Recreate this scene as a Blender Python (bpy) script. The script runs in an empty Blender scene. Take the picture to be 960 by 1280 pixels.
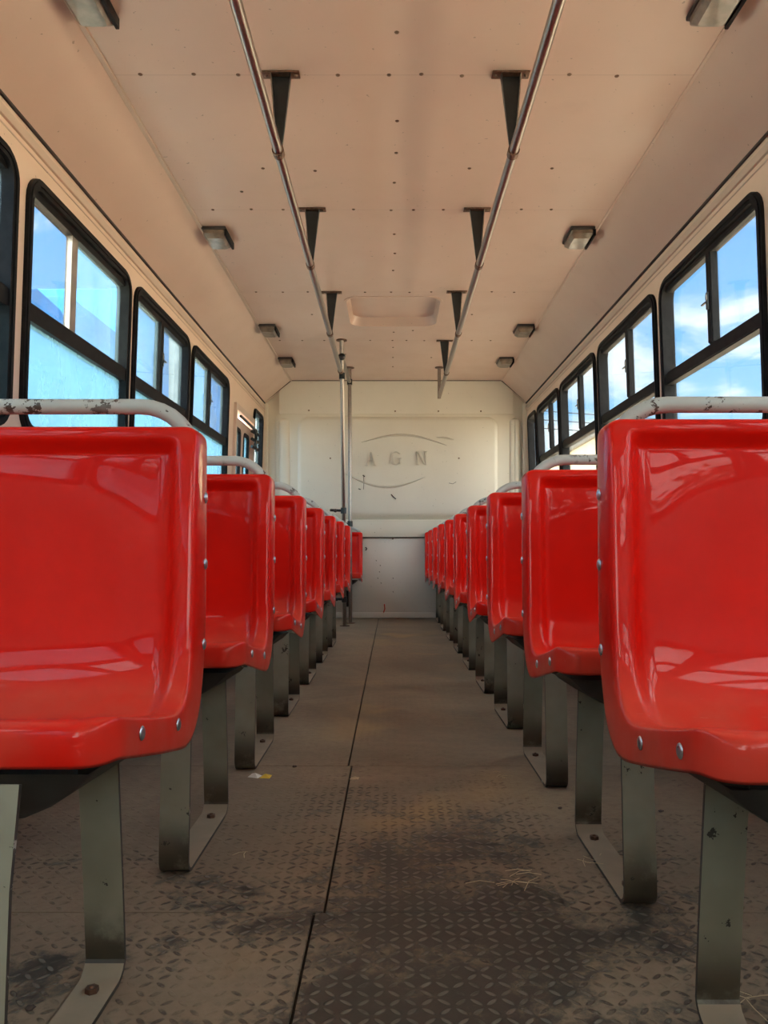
import bpy, bmesh, math, random
from mathutils import Vector, Matrix
random.seed(7)
S = bpy.context.scene
C = S.collection
pi = math.pi

# ------------------------------------------------------------------ helpers
def link(name, bm, mats, parent=None, smooth=True, loc=(0, 0, 0), auto=40):
    me = bpy.data.meshes.new(name)
    bmesh.ops.recalc_face_normals(bm, faces=bm.faces)
    bm.to_mesh(me); bm.free()
    if not isinstance(mats, (list, tuple)): mats = [mats]
    for m in mats: me.materials.append(m)
    if smooth:
        me.shade_smooth()
        if auto:
            me.set_sharp_from_angle(angle=math.radians(auto))
    o = bpy.data.objects.new(name, me)
    C.objects.link(o); o.location = loc
    if parent is not None: o.parent = parent
    return o

def empty(name, loc=(0, 0, 0)):
    o = bpy.data.objects.new(name, None); C.objects.link(o); o.location = loc
    o.empty_display_size = .05
    return o

def tag(o, label, cat, group=None, kind=None):
    o['label'] = label; o['category'] = cat
    if group: o['group'] = group
    if kind: o['kind'] = kind
    return o

def struct(o, label=None):
    o['kind'] = 'structure'
    if label: o['label'] = label
    return o

def box(bm, x0, x1, y0, y1, z0, z1, bev=0, mi=0):
    r = bmesh.ops.create_cube(bm, size=1)
    vs = r['verts']
    for v in vs:
        v.co = Vector(((x0+x1)/2 + v.co.x*(x1-x0), (y0+y1)/2 + v.co.y*(y1-y0), (z0+z1)/2 + v.co.z*(z1-z0)))
    fs = set(f for v in vs for f in v.link_faces)
    for f in fs: f.material_index = mi
    if bev:
        es = list(set(e for f in fs for e in f.edges))
        bmesh.ops.bevel(bm, geom=es, offset=bev, segments=2, affect='EDGES', profile=.5)

def tube(bm, pts, r, seg=14, caps=True, mi=0):
    pts = [Vector(p) for p in pts]
    n = len(pts)
    rings = []
    t0 = (pts[1]-pts[0]).normalized()
    up = Vector((0, 0, 1)) if abs(t0.z) < .9 else Vector((1, 0, 0))
    a = t0.cross(up).normalized()
    for i, p in enumerate(pts):
        if i == 0: t = pts[1]-pts[0]
        elif i == n-1: t = pts[-1]-pts[-2]
        else: t = (pts[i+1]-p).normalized() + (p-pts[i-1]).normalized()
        t.normalize()
        a = (a - t*a.dot(t)).normalized()
        b = t.cross(a)
        rr = r[i] if isinstance(r, (list, tuple)) else r
        rings.append([bm.verts.new(p + (a*math.cos(2*pi*k/seg) + b*math.sin(2*pi*k/seg))*rr) for k in range(seg)])
    for i in range(n-1):
        for k in range(seg):
            f = bm.faces.new((rings[i][k], rings[i][(k+1) % seg], rings[i+1][(k+1) % seg], rings[i+1][k]))
            f.material_index = mi
    if caps:
        bm.faces.new(rings[0][::-1]).material_index = mi
        bm.faces.new(rings[-1]).material_index = mi

def arc(c, r, a0, a1, n, ax, ay):
    c, ax, ay = Vector(c), Vector(ax), Vector(ay)
    return [c + ax*r*math.cos(a0+(a1-a0)*i/n) + ay*r*math.sin(a0+(a1-a0)*i/n) for i in range(n+1)]

def rrect(u0, u1, v0, v1, r, n=6):
    out = []
    for cx, cy, a in ((u1-r, v0+r, -pi/2), (u1-r, v1-r, 0), (u0+r, v1-r, pi/2), (u0+r, v0+r, pi)):
        for i in range(n+1):
            t = a + pi/2*i/n
            out.append((cx+r*math.cos(t), cy+r*math.sin(t)))
    return out

def plate(bm, loops, fmap, n0, n1, mi=0):
    """flat sheet with holes: loops of (u,v), the first one outside; fmap(u,v,n)->xyz"""
    tmp = bmesh.new()
    lv = []
    for lp in loops:
        vs = [tmp.verts.new((u, v, 0)) for u, v in lp]
        lv.append(vs)
        for i in range(len(vs)): tmp.edges.new((vs[i], vs[(i+1) % len(vs)]))
    tmp.verts.index_update()
    res = bmesh.ops.triangle_fill(tmp, use_beauty=True, use_dissolve=False, edges=tmp.edges[:])
    tmp.verts.index_update()
    co = [(v.co.x, v.co.y) for v in tmp.verts]
    A = [bm.verts.new(fmap(u, v, n0)) for u, v in co]
    B = [bm.verts.new(fmap(u, v, n1)) for u, v in co]
    for f in tmp.faces:
        ids = [v.index for v in f.verts]
        bm.faces.new([A[i] for i in ids]).material_index = mi
        bm.faces.new([B[i] for i in ids][::-1]).material_index = mi
    for vs in lv:
        ids = [v.index for v in vs]
        for i in range(len(ids)):
            a, b = ids[i], ids[(i+1) % len(ids)]
            bm.faces.new((A[a], A[b], B[b], B[a])).material_index = mi
    tmp.free()

def dome(bm, c, nrm, r, h, seg=12, rings=4):
    c = Vector(c); n = Vector(nrm).normalized()
    a = n.cross(Vector((0, 0, 1)) if abs(n.z) < .9 else Vector((1, 0, 0))).normalized(); b = n.cross(a)
    prev = None
    for i in range(rings):
        t = pi/2*i/rings
        rr, hh = r*math.cos(t), h*math.sin(t)
        ring = [bm.verts.new(c + n*hh + (a*math.cos(2*pi*k/seg)+b*math.sin(2*pi*k/seg))*rr) for k in range(seg)]
        if prev:
            for k in range(seg): bm.faces.new((prev[k], prev[(k+1) % seg], ring[(k+1) % seg], ring[k]))
        else:
            bm.faces.new(ring[::-1])
        prev = ring
    top = bm.verts.new(c+n*h)
    for k in range(seg): bm.faces.new((prev[k], prev[(k+1) % seg], top))

def smooth(a, b, x):
    t = min(1, max(0, (x-a)/(b-a))); return t*t*(3-2*t)

def copy_tree(o, parent=None, loc=None):
    c = o.copy(); C.objects.link(c)
    if parent is not None: c.parent = parent
    if loc is not None: c.location = loc
    for ch in list(o.children): copy_tree(ch, c)
    return c

# ------------------------------------------------------------------ materials
class N:
    def __init__(s, name):
        s.m = bpy.data.materials.new(name); s.m.use_nodes = True
        s.t = s.m.node_tree; s.n = s.t.nodes; s.l = s.t.links
        s.n.clear()
        s.out = s.n.new('ShaderNodeOutputMaterial')
        s._c = None
    def node(s, typ, **kw):
        n = s.n.new(typ)
        for k, v in kw.items(): setattr(n, k, v)
        return n
    def co(s, kind='Object'):
        if s._c is None: s._c = s.node('ShaderNodeTexCoord')
        return s._c.outputs[kind]
    def pos(s): return s.node('ShaderNodeNewGeometry').outputs['Position']
    def set(s, inp, v):
        if hasattr(v, 'is_output'): s.l.new(v, inp)
        else: inp.default_value = v
    def noise(s, scale, detail=4, rough=.55, vec=None, dist=0, w=None):
        n = s.node('ShaderNodeTexNoise')
        n.inputs['Scale'].default_value = scale; n.inputs['Detail'].default_value = detail
        n.inputs['Roughness'].default_value = rough; n.inputs['Distortion'].default_value = dist
        s.l.new(vec if vec is not None else s.co(), n.inputs['Vector'])
        return n.outputs['Fac']
    def vmul(s, vec, k):
        n = s.node('ShaderNodeVectorMath', operation='MULTIPLY'); s.l.new(vec, n.inputs[0]); n.inputs[1].default_value = k
        return n.outputs[0]
    def vadd(s, vec, k):
        n = s.node('ShaderNodeVectorMath', operation='ADD'); s.l.new(vec, n.inputs[0]); s.set(n.inputs[1], k)
        return n.outputs[0]
    def math(s, op, a, b=0, c=None, clamp=False):
        n = s.node('ShaderNodeMath', operation=op, use_clamp=clamp)
        s.set(n.inputs[0], a); s.set(n.inputs[1], b)
        if c is not None: s.set(n.inputs[2], c)
        return n.outputs[0]
    def ramp(s, f, a, b, lo=0., hi=1.):
        n = s.node('ShaderNodeMapRange', interpolation_type='SMOOTHSTEP')
        s.set(n.inputs[0], f); n.inputs[1].default_value = a; n.inputs[2].default_value = b
        n.inputs[3].default_value = lo; n.inputs[4].default_value = hi
        return n.outputs[0]
    def mix(s, f, a, b):
        n = s.node('ShaderNodeMix', data_type='RGBA')
        s.set(n.inputs[0], f)
        s.set(n.inputs[6], a if hasattr(a, 'is_output') else (*a, 1) if len(a) == 3 else a)
        s.set(n.inputs[7], b if hasattr(b, 'is_output') else (*b, 1) if len(b) == 3 else b)
        return n.outputs[2]
    def sep(s, v):
        n = s.node('ShaderNodeSeparateXYZ'); s.l.new(v, n.inputs[0]); return n.outputs
    def bump(s, h, strength=.3, dist=.002, nrm=None):
        n = s.node('ShaderNodeBump'); s.l.new(h, n.inputs['Height'])
        n.inputs['Strength'].default_value = strength; n.inputs['Distance'].default_value = dist
        if nrm is not None: s.l.new(nrm, n.inputs['Normal'])
        return n.outputs[0]
    def bsdf(s, color, rough=.5, metal=0., normal=None, coat=0., coat_rough=.05, spec=.5):
        p = s.node('ShaderNodeBsdfPrincipled')
        s.set(p.inputs['Base Color'], color if hasattr(color, 'is_output') else (*color, 1))
        s.set(p.inputs['Roughness'], rough); s.set(p.inputs['Metallic'], metal)
        s.set(p.inputs['Coat Weight'], coat); s.set(p.inputs['Coat Roughness'], coat_rough)
        s.set(p.inputs['Specular IOR Level'], spec)
        if normal is not None: s.l.new(normal, p.inputs['Normal'])
        s.l.new(p.outputs[0], s.out.inputs[0])
        return p

def simple(name, col, rough=.5, metal=0., vary=.15, scale=20, coat=0.):
    k = N(name)
    n = k.noise(scale, 5)
    c = k.mix(k.ramp(n, .3, .7), tuple(x*(1-vary) for x in col), tuple(min(1, x*(1+vary)) for x in col))
    k.bsdf(c, k.ramp(n, .2, .8, max(.02, rough-.06), min(1, rough+.06)), metal, k.bump(n, .08, .001), coat)
    return k.m

def mat_panel(name, col, stain, rough=.32, seams=None, coat=.12):
    k = N(name); p = k.pos()
    n1 = k.noise(1.3, 5, .6, p); n2 = k.noise(5, 3, .5, p)
    n3 = k.noise(60, 2, .5, p)
    c = k.mix(k.ramp(n1, .3, .8, 0, .45), col, stain)
    c = k.mix(k.ramp(n2, .60, .85, 0, .18), c, tuple(x*.8 for x in stain))
    sp = k.ramp(n3, .73, .77, 0, .5)
    c = k.mix(sp, c, (.10, .07, .05))
    if seams:
        y = k.sep(p)[1]
        acc = None
        for s_ in seams:
            d = k.math('ABSOLUTE', k.math('SUBTRACT', y, s_))
            m = k.ramp(d, .0008, .0022, .28, 0)
            acc = m if acc is None else k.math('MAXIMUM', acc, m)
        c = k.mix(acc, c, (.16, .10, .07))
    k.bsdf(c, k.ramp(n2, .3, .7, rough, rough+.12), 0, k.bump(k.noise(1.2, 1, .4, p), .05, .01), coat, .3)
    return k.m

M = {}
BR_Y = (2.495, 3.475, 4.57, 5.61)
M['ceiling'] = mat_panel('cream_ceiling_paint', (.65, .485, .40), (.53, .375, .31), .30, BR_Y)
M['cove'] = mat_panel('cream_cove_paint', (.64, .495, .41), (.54, .40, .33), .32)
M['wall'] = mat_panel('cream_wall_paint', (.76, .60, .48), (.64, .48, .37), .40)
M['rear'] = mat_panel('ivory_fibreglass', (.72, .68, .57), (.61, .555, .45), .34)
M['letter'] = simple('relief_shade_fibreglass', (.575, .53, .435), .45, 0, .05)  # greyer tone paints in the relief shading of letters and swooshes
M['rear_low'] = mat_panel('grey_white_panel_paint', (.72, .71, .65), (.58, .57, .51), .45)
M['seam'] = simple('dark_seam_rubber', (.035, .026, .022), .7)
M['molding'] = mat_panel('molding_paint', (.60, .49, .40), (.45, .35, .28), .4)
def mat_rubber():
    k = N('black_window_rubber'); n = k.noise(30, 4)
    k.bsdf(k.mix(k.ramp(n, .3, .7), (.006, .006, .007), (.012, .012, .013)), .62, 0, None, 0, .3, .18); return k.m
M['rubber'] = mat_rubber()
M['black_metal'] = simple('black_painted_metal', (.012, .016, .017), .35, 0, .3, 30)
M['bracket_edge'] = simple('lit_bracket_edge', (.30, .24, .19), .4, .5, .3, 60)  # paler tone paints the light on each bracket's window-side flange
M['alu'] = simple('pale_aluminium', (.42, .40, .36), .35, .6, .1)
M['chrome'] = simple('scratched_chrome', (.31, .265, .235), .33, 1., .12, 120)
M['rusty'] = simple('brown_rusty_steel', (.16, .09, .06), .5, .6, .4, 50)
M['bolt'] = simple('zinc_bolt', (.50, .50, .52), .32, .9, .2, 200)
M['screw'] = simple('dull_brown_screw', (.20, .13, .09), .45, .7, .3, 200)
M['dark'] = simple('dark_under_seat', (.035, .033, .03), .6, 0, .4, 15)
M['lamp_base'] = simple('dark_lamp_base', (.04, .032, .028), .5)
M['subfloor'] = simple('dark_subfloor', (.02, .016, .012), .9)
M['concrete'] = simple('pale_concrete', (.17, .165, .15), .9, 0, .15, 6)
M['blue_wall'] = simple('blue_painted_wall', (.008, .11, .34), .8, 0, .25, .8)
M['cream_build'] = simple('cream_painted_wall', (.72, .62, .42), .9, 0, .1, .6)
M['bus_paint'] = simple('outer_bus_paint', (.45, .45, .42), .4, 0, .1, 3)
M['bark'] = simple('brown_bark', (.10, .07, .045), .9, 0, .4, 12)
M['leaf'] = simple('green_leaf', (.05, .10, .025), .6, 0, .4, 5)
M['straw'] = simple('dry_straw', (.52, .43, .28), .8, 0, .2, 30)
M['paper'] = simple('white_paper', (.72, .70, .66), .8, 0, .1, 30)
M['yellow'] = simple('yellow_wrapper', (.75, .52, .06), .6, 0, .1, 30)
M['mark'] = simple('black_mark', (.03, .025, .02), .8)
M['red_mark'] = simple('red_scuff', (.5, .07, .04), .8)
M['stone'] = simple('dark_crumb', (.07, .05, .04), .9, 0, .3, 50)

def mat_ground():
    k = N('dusty_yard_ground'); n = k.noise(.6, 6, .6); n2 = k.noise(12, 4)
    c = k.mix(k.ramp(n, .3, .7), (.42, .33, .24), (.52, .43, .33))
    c = k.mix(k.ramp(n2, .5, .7, 0, .3), c, (.3, .24, .18))
    k.bsdf(c, .95, 0, k.bump(n2, .3, .02)); return k.m
M['ground'] = mat_ground()

def mat_red():
    k = N('red_gelcoat')
    oi = k.node('ShaderNodeObjectInfo')
    v = k.vadd(k.co(), k.math('MULTIPLY', oi.outputs['Random'], 9.))
    n1 = k.noise(3.2, 5, .6, v); n2 = k.noise(22, 6, .7, v)
    c = k.mix(k.ramp(n1, .3, .75), (.74, .010, .004), (.60, .007, .003))
    # dust lying on the pan, rubbed pale gelcoat low down
    nz = k.sep(k.node('ShaderNodeNewGeometry').outputs['Normal'])[2]
    dust = k.math('MULTIPLY', k.ramp(nz, .55, .95), k.ramp(n2, .35, .75, .02, .22))
    c = k.mix(dust, c, (.60, .20, .13))
    z = k.sep(k.co())[2]
    low = k.ramp(z, .46, .36)
    pale = k.math('MULTIPLY', low, k.ramp(n1, .36, .60, 0, .50))
    c = k.mix(k.math('MULTIPLY', pale, .6), c, (.62, .16, .10))
    # scratches
    sv = k.vmul(v, (6, 60, 14))
    sc = k.math('MULTIPLY', k.ramp(k.noise(3, 3, .8, sv), .70, .74, 0, .55), k.ramp(n1, .45, .6))
    c = k.mix(k.math('MULTIPLY', sc, low), c, (.72, .42, .34))
    bn = k.bump(k.noise(5, 1, .5, v), .05, .01)
    k.bsdf(c, k.ramp(n2, .3, .8, .35, .5), 0, bn, .42, .025, .10)
    return k.m
M['red'] = mat_red()

def mat_chipped(name, base, base2, chip, amt=.62, scale=26, low=False, rough=.35):
    k = N(name)
    oi = k.node('ShaderNodeObjectInfo')
    v = k.vadd(k.co(), k.math('MULTIPLY', oi.outputs['Random'], 7.))
    n = k.noise(scale, 5, .75, v); n1 = k.noise(5, 4, .6, v)
    c = k.mix(k.ramp(n1, .3, .7), base, base2)
    z = k.sep(k.co())[2]
    if low:
        g = k.math('MULTIPLY', k.ramp(z, .12, .035), k.ramp(k.noise(14, 5, .7, v), .25, .5, .35, 1))
        c = k.mix(k.math('MULTIPLY', g, 1.), c, (.020, .018, .014))
        c = k.mix(k.math('MULTIPLY', k.ramp(z, .35, .0, 0, .35), k.ramp(n1, .3, .6)), c, (.20, .15, .09))
    chipm = k.math('MULTIPLY', k.ramp(n, amt, amt+.012), k.ramp(n1, .42, .52))
    c = k.mix(chipm, c, chip)
    k.bsdf(c, k.ramp(n1, .3, .7, rough-.05, rough+.15), 0, k.bump(chipm, -.4, .001), .2, .2)
    return k.m
M['tube'] = mat_chipped('chipped_white_tube_paint', (.50, .53, .50), (.42, .45, .42), (.06, .04, .03), .565, 38)
M['leg'] = mat_chipped('chipped_grey_green_leg_paint', (.30, .315, .25), (.225, .235, .18), (.03, .025, .02), .635, 20, True, .45)
M['leg_edge'] = mat_chipped('worn_dark_leg_edge', (.035, .03, .025), (.06, .05, .04), (.4, .38, .32), .62, 20, False, .6)

def mat_runner():
    k = N('dusty_runner_paint'); n = k.noise(9, 5, .6)
    c = k.mix(k.ramp(n, .3, .7), (.34, .275, .20), (.26, .225, .165))
    k.bsdf(c, .7, 0, k.bump(n, .2, .002)); return k.m
M['runner'] = mat_runner()

def mat_floor():
    k = N('dusty_tread_plate'); p = k.pos()
    s = k.sep(p)
    P = .0205
    wob = k.noise(9, 2, .5, p); wob2 = k.noise(9, 2, .5, k.vadd(p, (5.2, 3.3, 0)))
    x = k.math('DIVIDE', k.math('ADD', s[0], k.math('MULTIPLY', wob, .012)), P); y = k.math('DIVIDE', k.math('ADD', s[1], k.math('MULTIPLY', wob2, .012)), P)
    fx = k.math('FLOOR', x); fy = k.math('FLOOR', y)
    lx = k.math('SUBTRACT', k.math('SUBTRACT', x, fx), .5)
    ly = k.math('SUBTRACT', k.math('SUBTRACT', y, fy), .5)
    par = k.math('FLOORED_MODULO', k.math('ADD', fx, fy), 2.)
    sg = k.math('SUBTRACT', k.math('MULTIPLY', par, 2.), 1.)
    sly = k.math('MULTIPLY', ly, sg)
    a = k.math('MULTIPLY', k.math('ADD', lx, sly), .7071)
    b = k.math('MULTIPLY', k.math('SUBTRACT', lx, sly), .7071)
    ea = k.math('DIVIDE', a, .52); eb = k.math('DIVIDE', b, .19)
    r = k.math('SQRT', k.math('ADD', k.math('MULTIPLY', ea, ea), k.math('MULTIPLY', eb, eb)))
    el = k.ramp(r, 1.0, .62)                       # one raised dash
    cv = k.node('ShaderNodeCombineXYZ'); k.l.new(fx, cv.inputs[0]); k.l.new(fy, cv.inputs[1])
    wn = k.node('ShaderNodeTexWhiteNoise'); k.l.new(cv.outputs[0], wn.inputs['Vector'])
    el = k.math('MULTIPLY', el, k.ramp(k.math('ADD', k.math('MULTIPLY', wn.outputs['Value'], .5), k.noise(16, 4, .6, p)), .38, .75))
    big = k.noise(1.15, 4, .62, p, .6); mid = k.noise(5.2, 6, .70, k.vadd(p, (3.1, 7.7, 0)), .4); fine = k.noise(38, 6, .7, p)
    # trodden strip along the aisle: dust is thin there
    ax = k.math('ABSOLUTE', k.math('SUBTRACT', s[0], .06))
    aisle = k.ramp(ax, .42, .02)
    near = k.ramp(s[1], 3.2, .9, .25, 1.)
    worn = k.math('MULTIPLY', k.math('ADD', k.math('MULTIPLY', aisle, .17), k.math('MULTIPLY', mid, 1.0)), near)
    worn = k.math('ADD', worn, k.math('MULTIPLY', k.math('SUBTRACT', fine, .5), .30))
    wm = k.ramp(worn, .50, .62)                    # bare dark plate
    tip = k.math('MULTIPLY', k.ramp(worn, .40, .53), el)   # rubbed dash tops
    dust = k.mix(k.ramp(big, .3, .7), (.30, .24, .17), (.185, .152, .112))
    dust = k.mix(k.ramp(fine, .35, .7, 0, .4), dust, (.16, .125, .09))
    yel = k.math('MULTIPLY', k.ramp(k.noise(2.1, 3, .5, k.vadd(p, (1.3, 4.2, 0))), .55, .70, 0, .45), aisle)
    dust = k.mix(yel, dust, (.46, .31, .13))
    plate_c = k.mix(el, (.030, .033, .031), (.15, .15, .132))
    c = k.mix(k.math('MULTIPLY', wm, .85), dust, plate_c)
    c = k.mix(k.math('MULTIPLY', tip, k.ramp(wm, 0, 1, .85, .0)), c, (.060, .050, .042))
    h = k.math('ADD', k.math('MULTIPLY', el, k.ramp(worn, .25, .6, .22, 1.)), k.math('MULTIPLY', fine, .25))
    k.bsdf(c, k.ramp(wm, 0, 1, .85, .48), 0, k.bump(h, .9, .0028), 0, .3, .35)
    return k.m
M['floor'] = mat_floor()

def mat_glass(name, tint, film=.0, filmcol=(.6, .85, .9), scale=3.):
    k = N(name)
    tr = k.node('ShaderNodeBsdfTransparent'); tr.inputs[0].default_value = (*tint, 1)
    gl = k.node('ShaderNodeBsdfGlossy'); gl.inputs['Roughness'].default_value = .02
    lw = k.node('ShaderNodeFresnel'); lw.inputs[0].default_value = 1.45
    m1 = k.node('ShaderNodeMixShader')
    k.l.new(k.math('MULTIPLY', lw.outputs[0], .45), m1.inputs[0]); k.l.new(tr.outputs[0], m1.inputs[1]); k.l.new(gl.outputs[0], m1.inputs[2])
    last = m1.outputs[0]
    if film:
        tl = k.node('ShaderNodeBsdfTranslucent'); tl.inputs[0].default_value = (*filmcol, 1)
        m2 = k.node('ShaderNodeMixShader')
        n = k.noise(scale, 6, .7, k.vmul(k.pos(), (1, 1, .45)))
        k.l.new(k.ramp(n, .3, .72, film*.45, min(.95, film*1.35)), m2.inputs[0])
        k.l.new(last, m2.inputs[1]); k.l.new(tl.outputs[0], m2.inputs[2])
        last = m2.outputs[0]
    k.l.new(last, k.out.inputs[0]); return k.m
M['glass'] = mat_glass('window_glass', (.88, .94, .96))
M['glass_left'] = mat_glass('hazy_window_glass', (.80, .93, .97), .10, (.30, .48, .58))
M['glass_film'] = mat_glass('dirty_cyan_glass', (.62, .84, .95), .5, (.17, .33, .44))
M['glass_dark'] = mat_glass('smoked_glass', (.55, .68, .80), .05)

def mat_lens():
    k = N('yellowed_lamp_lens')
    n = k.noise(30, 3)
    p = k.bsdf(k.mix(k.ramp(n, .3, .7), (.26, .21, .16), (.15, .12, .09)), .28, 0, k.bump(n, .3, .003), .3)
    return k.m
M['lens'] = mat_lens()

# ------------------------------------------------------------------ setting
YB = 6.95; YF = -3.0; ZC = 2.057
XL, XR = 1.105, 1.165; ZT = 1.867; LEAN = .035
CL, CR = .872, .946
def wx(s, z): return s*((XR if s > 0 else XL) + LEAN*(ZT-z))
def wmap(s): return lambda u, v, n: (wx(s, v) - s*n, u, v)     # n points into the bus

LW = [(-2.65, -1.70), (-1.64, -.69), (-.63, .32), (.38, 1.33), (1.41, 2.365), (2.43, 3.385), (3.44, 4.37), (4.43, 5.42)]
RW = [(-2.50, -1.56), (-1.50, -.56), (-.50, .42), (.48, 1.44), (1.50, 2.46), (2.52, 3.48), (3.54, 4.53), (4.59, 5.55), (5.59, 6.42)]
NARROW_L = (6.41, 6.84); NARROW_R = (6.48, 6.85)
DOOR = (5.67, 6.37, .02, 1.60)
WZ0, WZ1 = .93, 1.735

def side_wall(s, name):
    bm = bmesh.new()
    wins = (LW + [NARROW_L]) if s < 0 else (RW + [NARROW_R])
    loops = [[(YF, 0), (YB+.05, 0), (YB+.05, ZT), (YF, ZT)]]
    for a, b in wins: loops.append(rrect(a+.004, b-.004, WZ0+.004, WZ1-.004, .085 if b-a > .5 else .07))
    if s < 0: loops.append([(DOOR[0], DOOR[2]), (DOOR[1], DOOR[2]), (DOOR[1], DOOR[3]), (DOOR[0], DOOR[3])])
    plate(bm, loops, wmap(s), 0, -.045)
    return struct(link(name, bm, M['wall'], smooth=False), ('left' if s < 0 else 'right')+' cream side wall with a row of black framed windows')
wl = side_wall(-1, 'wall_left'); wr = side_wall(1, 'wall_right')

# ceiling: flat panel with roof-hatch hole, two sloping cove panels, screws
bm = bmesh.new()
hatch = rrect(-.272, .288, 4.66, 5.25, .085, 6)
plate(bm, [[(-CL, YF), (CR, YF), (CR, YB+.02), (-CL, YB+.02)], hatch], lambda u, v, n: (u, v, ZC+n), 0, .012)
ceil = struct(link('ceiling', bm, M['ceiling'], smooth=False), 'cream panelled bus ceiling')
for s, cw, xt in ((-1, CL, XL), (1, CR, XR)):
    bm = bmesh.new()
    a = (s*(cw-.004), ZC+.006); b = (s*(xt+.002), ZT-.004)
    d = Vector((b[0]-a[0], b[1]-a[1])).normalized(); nn = Vector((-d.y, d.x))*(.012 if s > 0 else -.012)
    if nn.y < 0: nn = -nn
    vs = []
    for y in (YF, YB+.02):
        for q in (a, b, (b[0]+nn.x, b[1]+nn.y), (a[0]+nn.x, a[1]+nn.y)): vs.append(bm.verts.new((q[0], y, q[1])))
    for i in range(4): bm.faces.new((vs[i], vs[(i+1) % 4], vs[4+(i+1) % 4], vs[4+i]))
    bm.faces.new(vs[:4]); bm.faces.new(vs[4:])
    link('cove_panel', bm, M['cove'], ceil, smooth=False)
    # thin lap strip at the ceiling edge; left one thicker and darker, painting its shadow
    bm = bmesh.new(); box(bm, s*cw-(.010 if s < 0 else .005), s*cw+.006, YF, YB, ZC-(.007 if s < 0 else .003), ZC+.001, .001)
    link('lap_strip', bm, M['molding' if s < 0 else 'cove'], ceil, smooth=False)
# hatch recess
bm = bmesh.new()
hh = rrect(-.272, .288, 4.66, 5.25, .085, 6); hi = rrect(-.252, .268, 4.68, 5.225, .075, 6)
vo = [bm.verts.new((x, y, ZC)) for x, y in hh]; vi = [bm.verts.new((x, y, ZC+.05)) for x, y in hi]
for i in range(len(vo)):
    j = (i+1) % len(vo); bm.faces.new((vo[i], vo[j], vi[j], vi[i]))
bm.faces.new(vi)
hr = link('hatch_recess', bm, M['ceiling'], ceil, auto=35)
bm = bmesh.new()
plate(bm, [rrect(-.286, .302, 4.645, 5.265, .095, 6), rrect(-.270, .286, 4.662, 5.248, .084, 6)], lambda u, v, n: (u, v, ZC+n), -.004, .0)
link('hatch_rim', bm, M['ceiling'], ceil, auto=35)
# screws
bm = bmesh.new(); dome(bm, (0, 0, 0), (0, 0, -1), .0075, .004, 8, 3)
scr0 = link('screw', bm, M['screw'], ceil); first = [True]
def screw(x, y, z=ZC, par=ceil, rot=None):
    if first[0]: o = scr0; first[0] = False
    else:
        o = scr0.copy(); C.objects.link(o)
    o.parent = par; o.location = (x, y, z)
    if rot: o.rotation_euler = rot
for y in BR_Y:
    for x in (-.78, -.62, -.48, -.16, 0, .10, .22, .56, .70): screw(x + random.uniform(-.01, .01), y + random.uniform(-.006, .006))
for y in (2.29, 2.76, 2.98, 3.22, 3.74, 3.98, 4.22, 5.4, 5.8, 6.1, 6.4): screw(.012 + random.uniform(-.006, .006), y)
for x, y in ((-.62, 3.3), (-.5, 3.1), (.30, 3.1), (.62, 3.1), (-.3, 3.12), (-.5, 5.0), (.5, 5.0), (-.35, 6.0), (.3, 6.1), (.14, 5.36)): screw(x, y)

# rear wall: moulded fibreglass with relief
bm = bmesh.new()
box(bm, -wx(1, 0)-.0, wx(1, 0)+.0, YB+.03, YB+.06, 0, ZC+.02)
wb = struct(link('wall_rear', bm, M['rear'], smooth=False), 'moulded ivory rear wall of the bus')
def mould(name, x0, x1, z0, z1, r, y0, y1, mat, bev=.012):
    bm = bmesh.new()
    outer = rrect(x0, x1, z0, z1, r, 8); m = rrect(x0+bev*.5, x1-bev*.5, z0+bev*.5, z1-bev*.5, max(.004, r-bev*.3), 8); inn = rrect(x0+bev, x1-bev, z0+bev, z1-bev, max(.003, r-bev*.6), 8)
    A = [bm.verts.new((x, y0, z)) for x, z in outer]
    A2 = [bm.verts.new((x, y0+(y1-y0)*.12, z)) for x, z in outer]
    B = [bm.verts.new((x, y0+(y1-y0)*.8, z)) for x, z in m]
    D = [bm.verts.new((x, y1, z)) for x, z in inn]
    for P_, Q in ((A, A2), (A2, B), (B, D)):
        for i in range(len(P_)):
            j = (i+1) % len(P_); bm.faces.new((P_[i], P_[j], Q[j], Q[i]))
    bm.faces.new(D)
    return link(name, bm, mat, wb, auto=50)
def bx_(x): return (x-490)*YB/1000
def bz_(y): return .567+(691-y)*YB/1000
mould('rear_moulding', -1.02, 1.08, .86, bz_(512), .10, YB+.03, YB+.006, M['rear'], .05)
mould('rear_panel', bx_(372), bx_(622), .88, bz_(521), .09, YB+.006, YB-.012, M['rear'], .035)
# header cove between ceiling and the moulding
bm = bmesh.new()
prof = [(YB-.03, ZC+.005), (YB-.02, ZC-.05), (YB-.005, ZC-.13), (YB+.006, bz_(517)), (YB+.032, bz_(517)), (YB+.032, ZC+.005)]
for x in (-.90, .965): pass
va = [bm.verts.new((-.98, y, z)) for y, z in prof]; vb = [bm.verts.new((1.05, y, z)) for y, z in prof]
for i in range(len(prof)):
    j = (i+1) % len(prof); bm.faces.new((va[i], va[j], vb[j], vb[i]))
bm.faces.new(va); bm.faces.new(vb[::-1])
link('header_cove', bm, M['rear'], wb, auto=60)
bm = bmesh.new(); box(bm, -CL, CR, YB-.036, YB-.029, ZC-.004, ZC+.001); link('seam_strip', bm, M['seam'], wb, smooth=False)
for s_, c0, x0 in ((-1, CL, XL), (1, CR, XR)):
    bm = bmesh.new(); tube(bm, [(s_*c0, YB-.032, ZC-.002), (s_*x0, YB-.032, ZT+.002)], .0035, 6); link('seam_strip', bm, M['seam'], wb)
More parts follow.
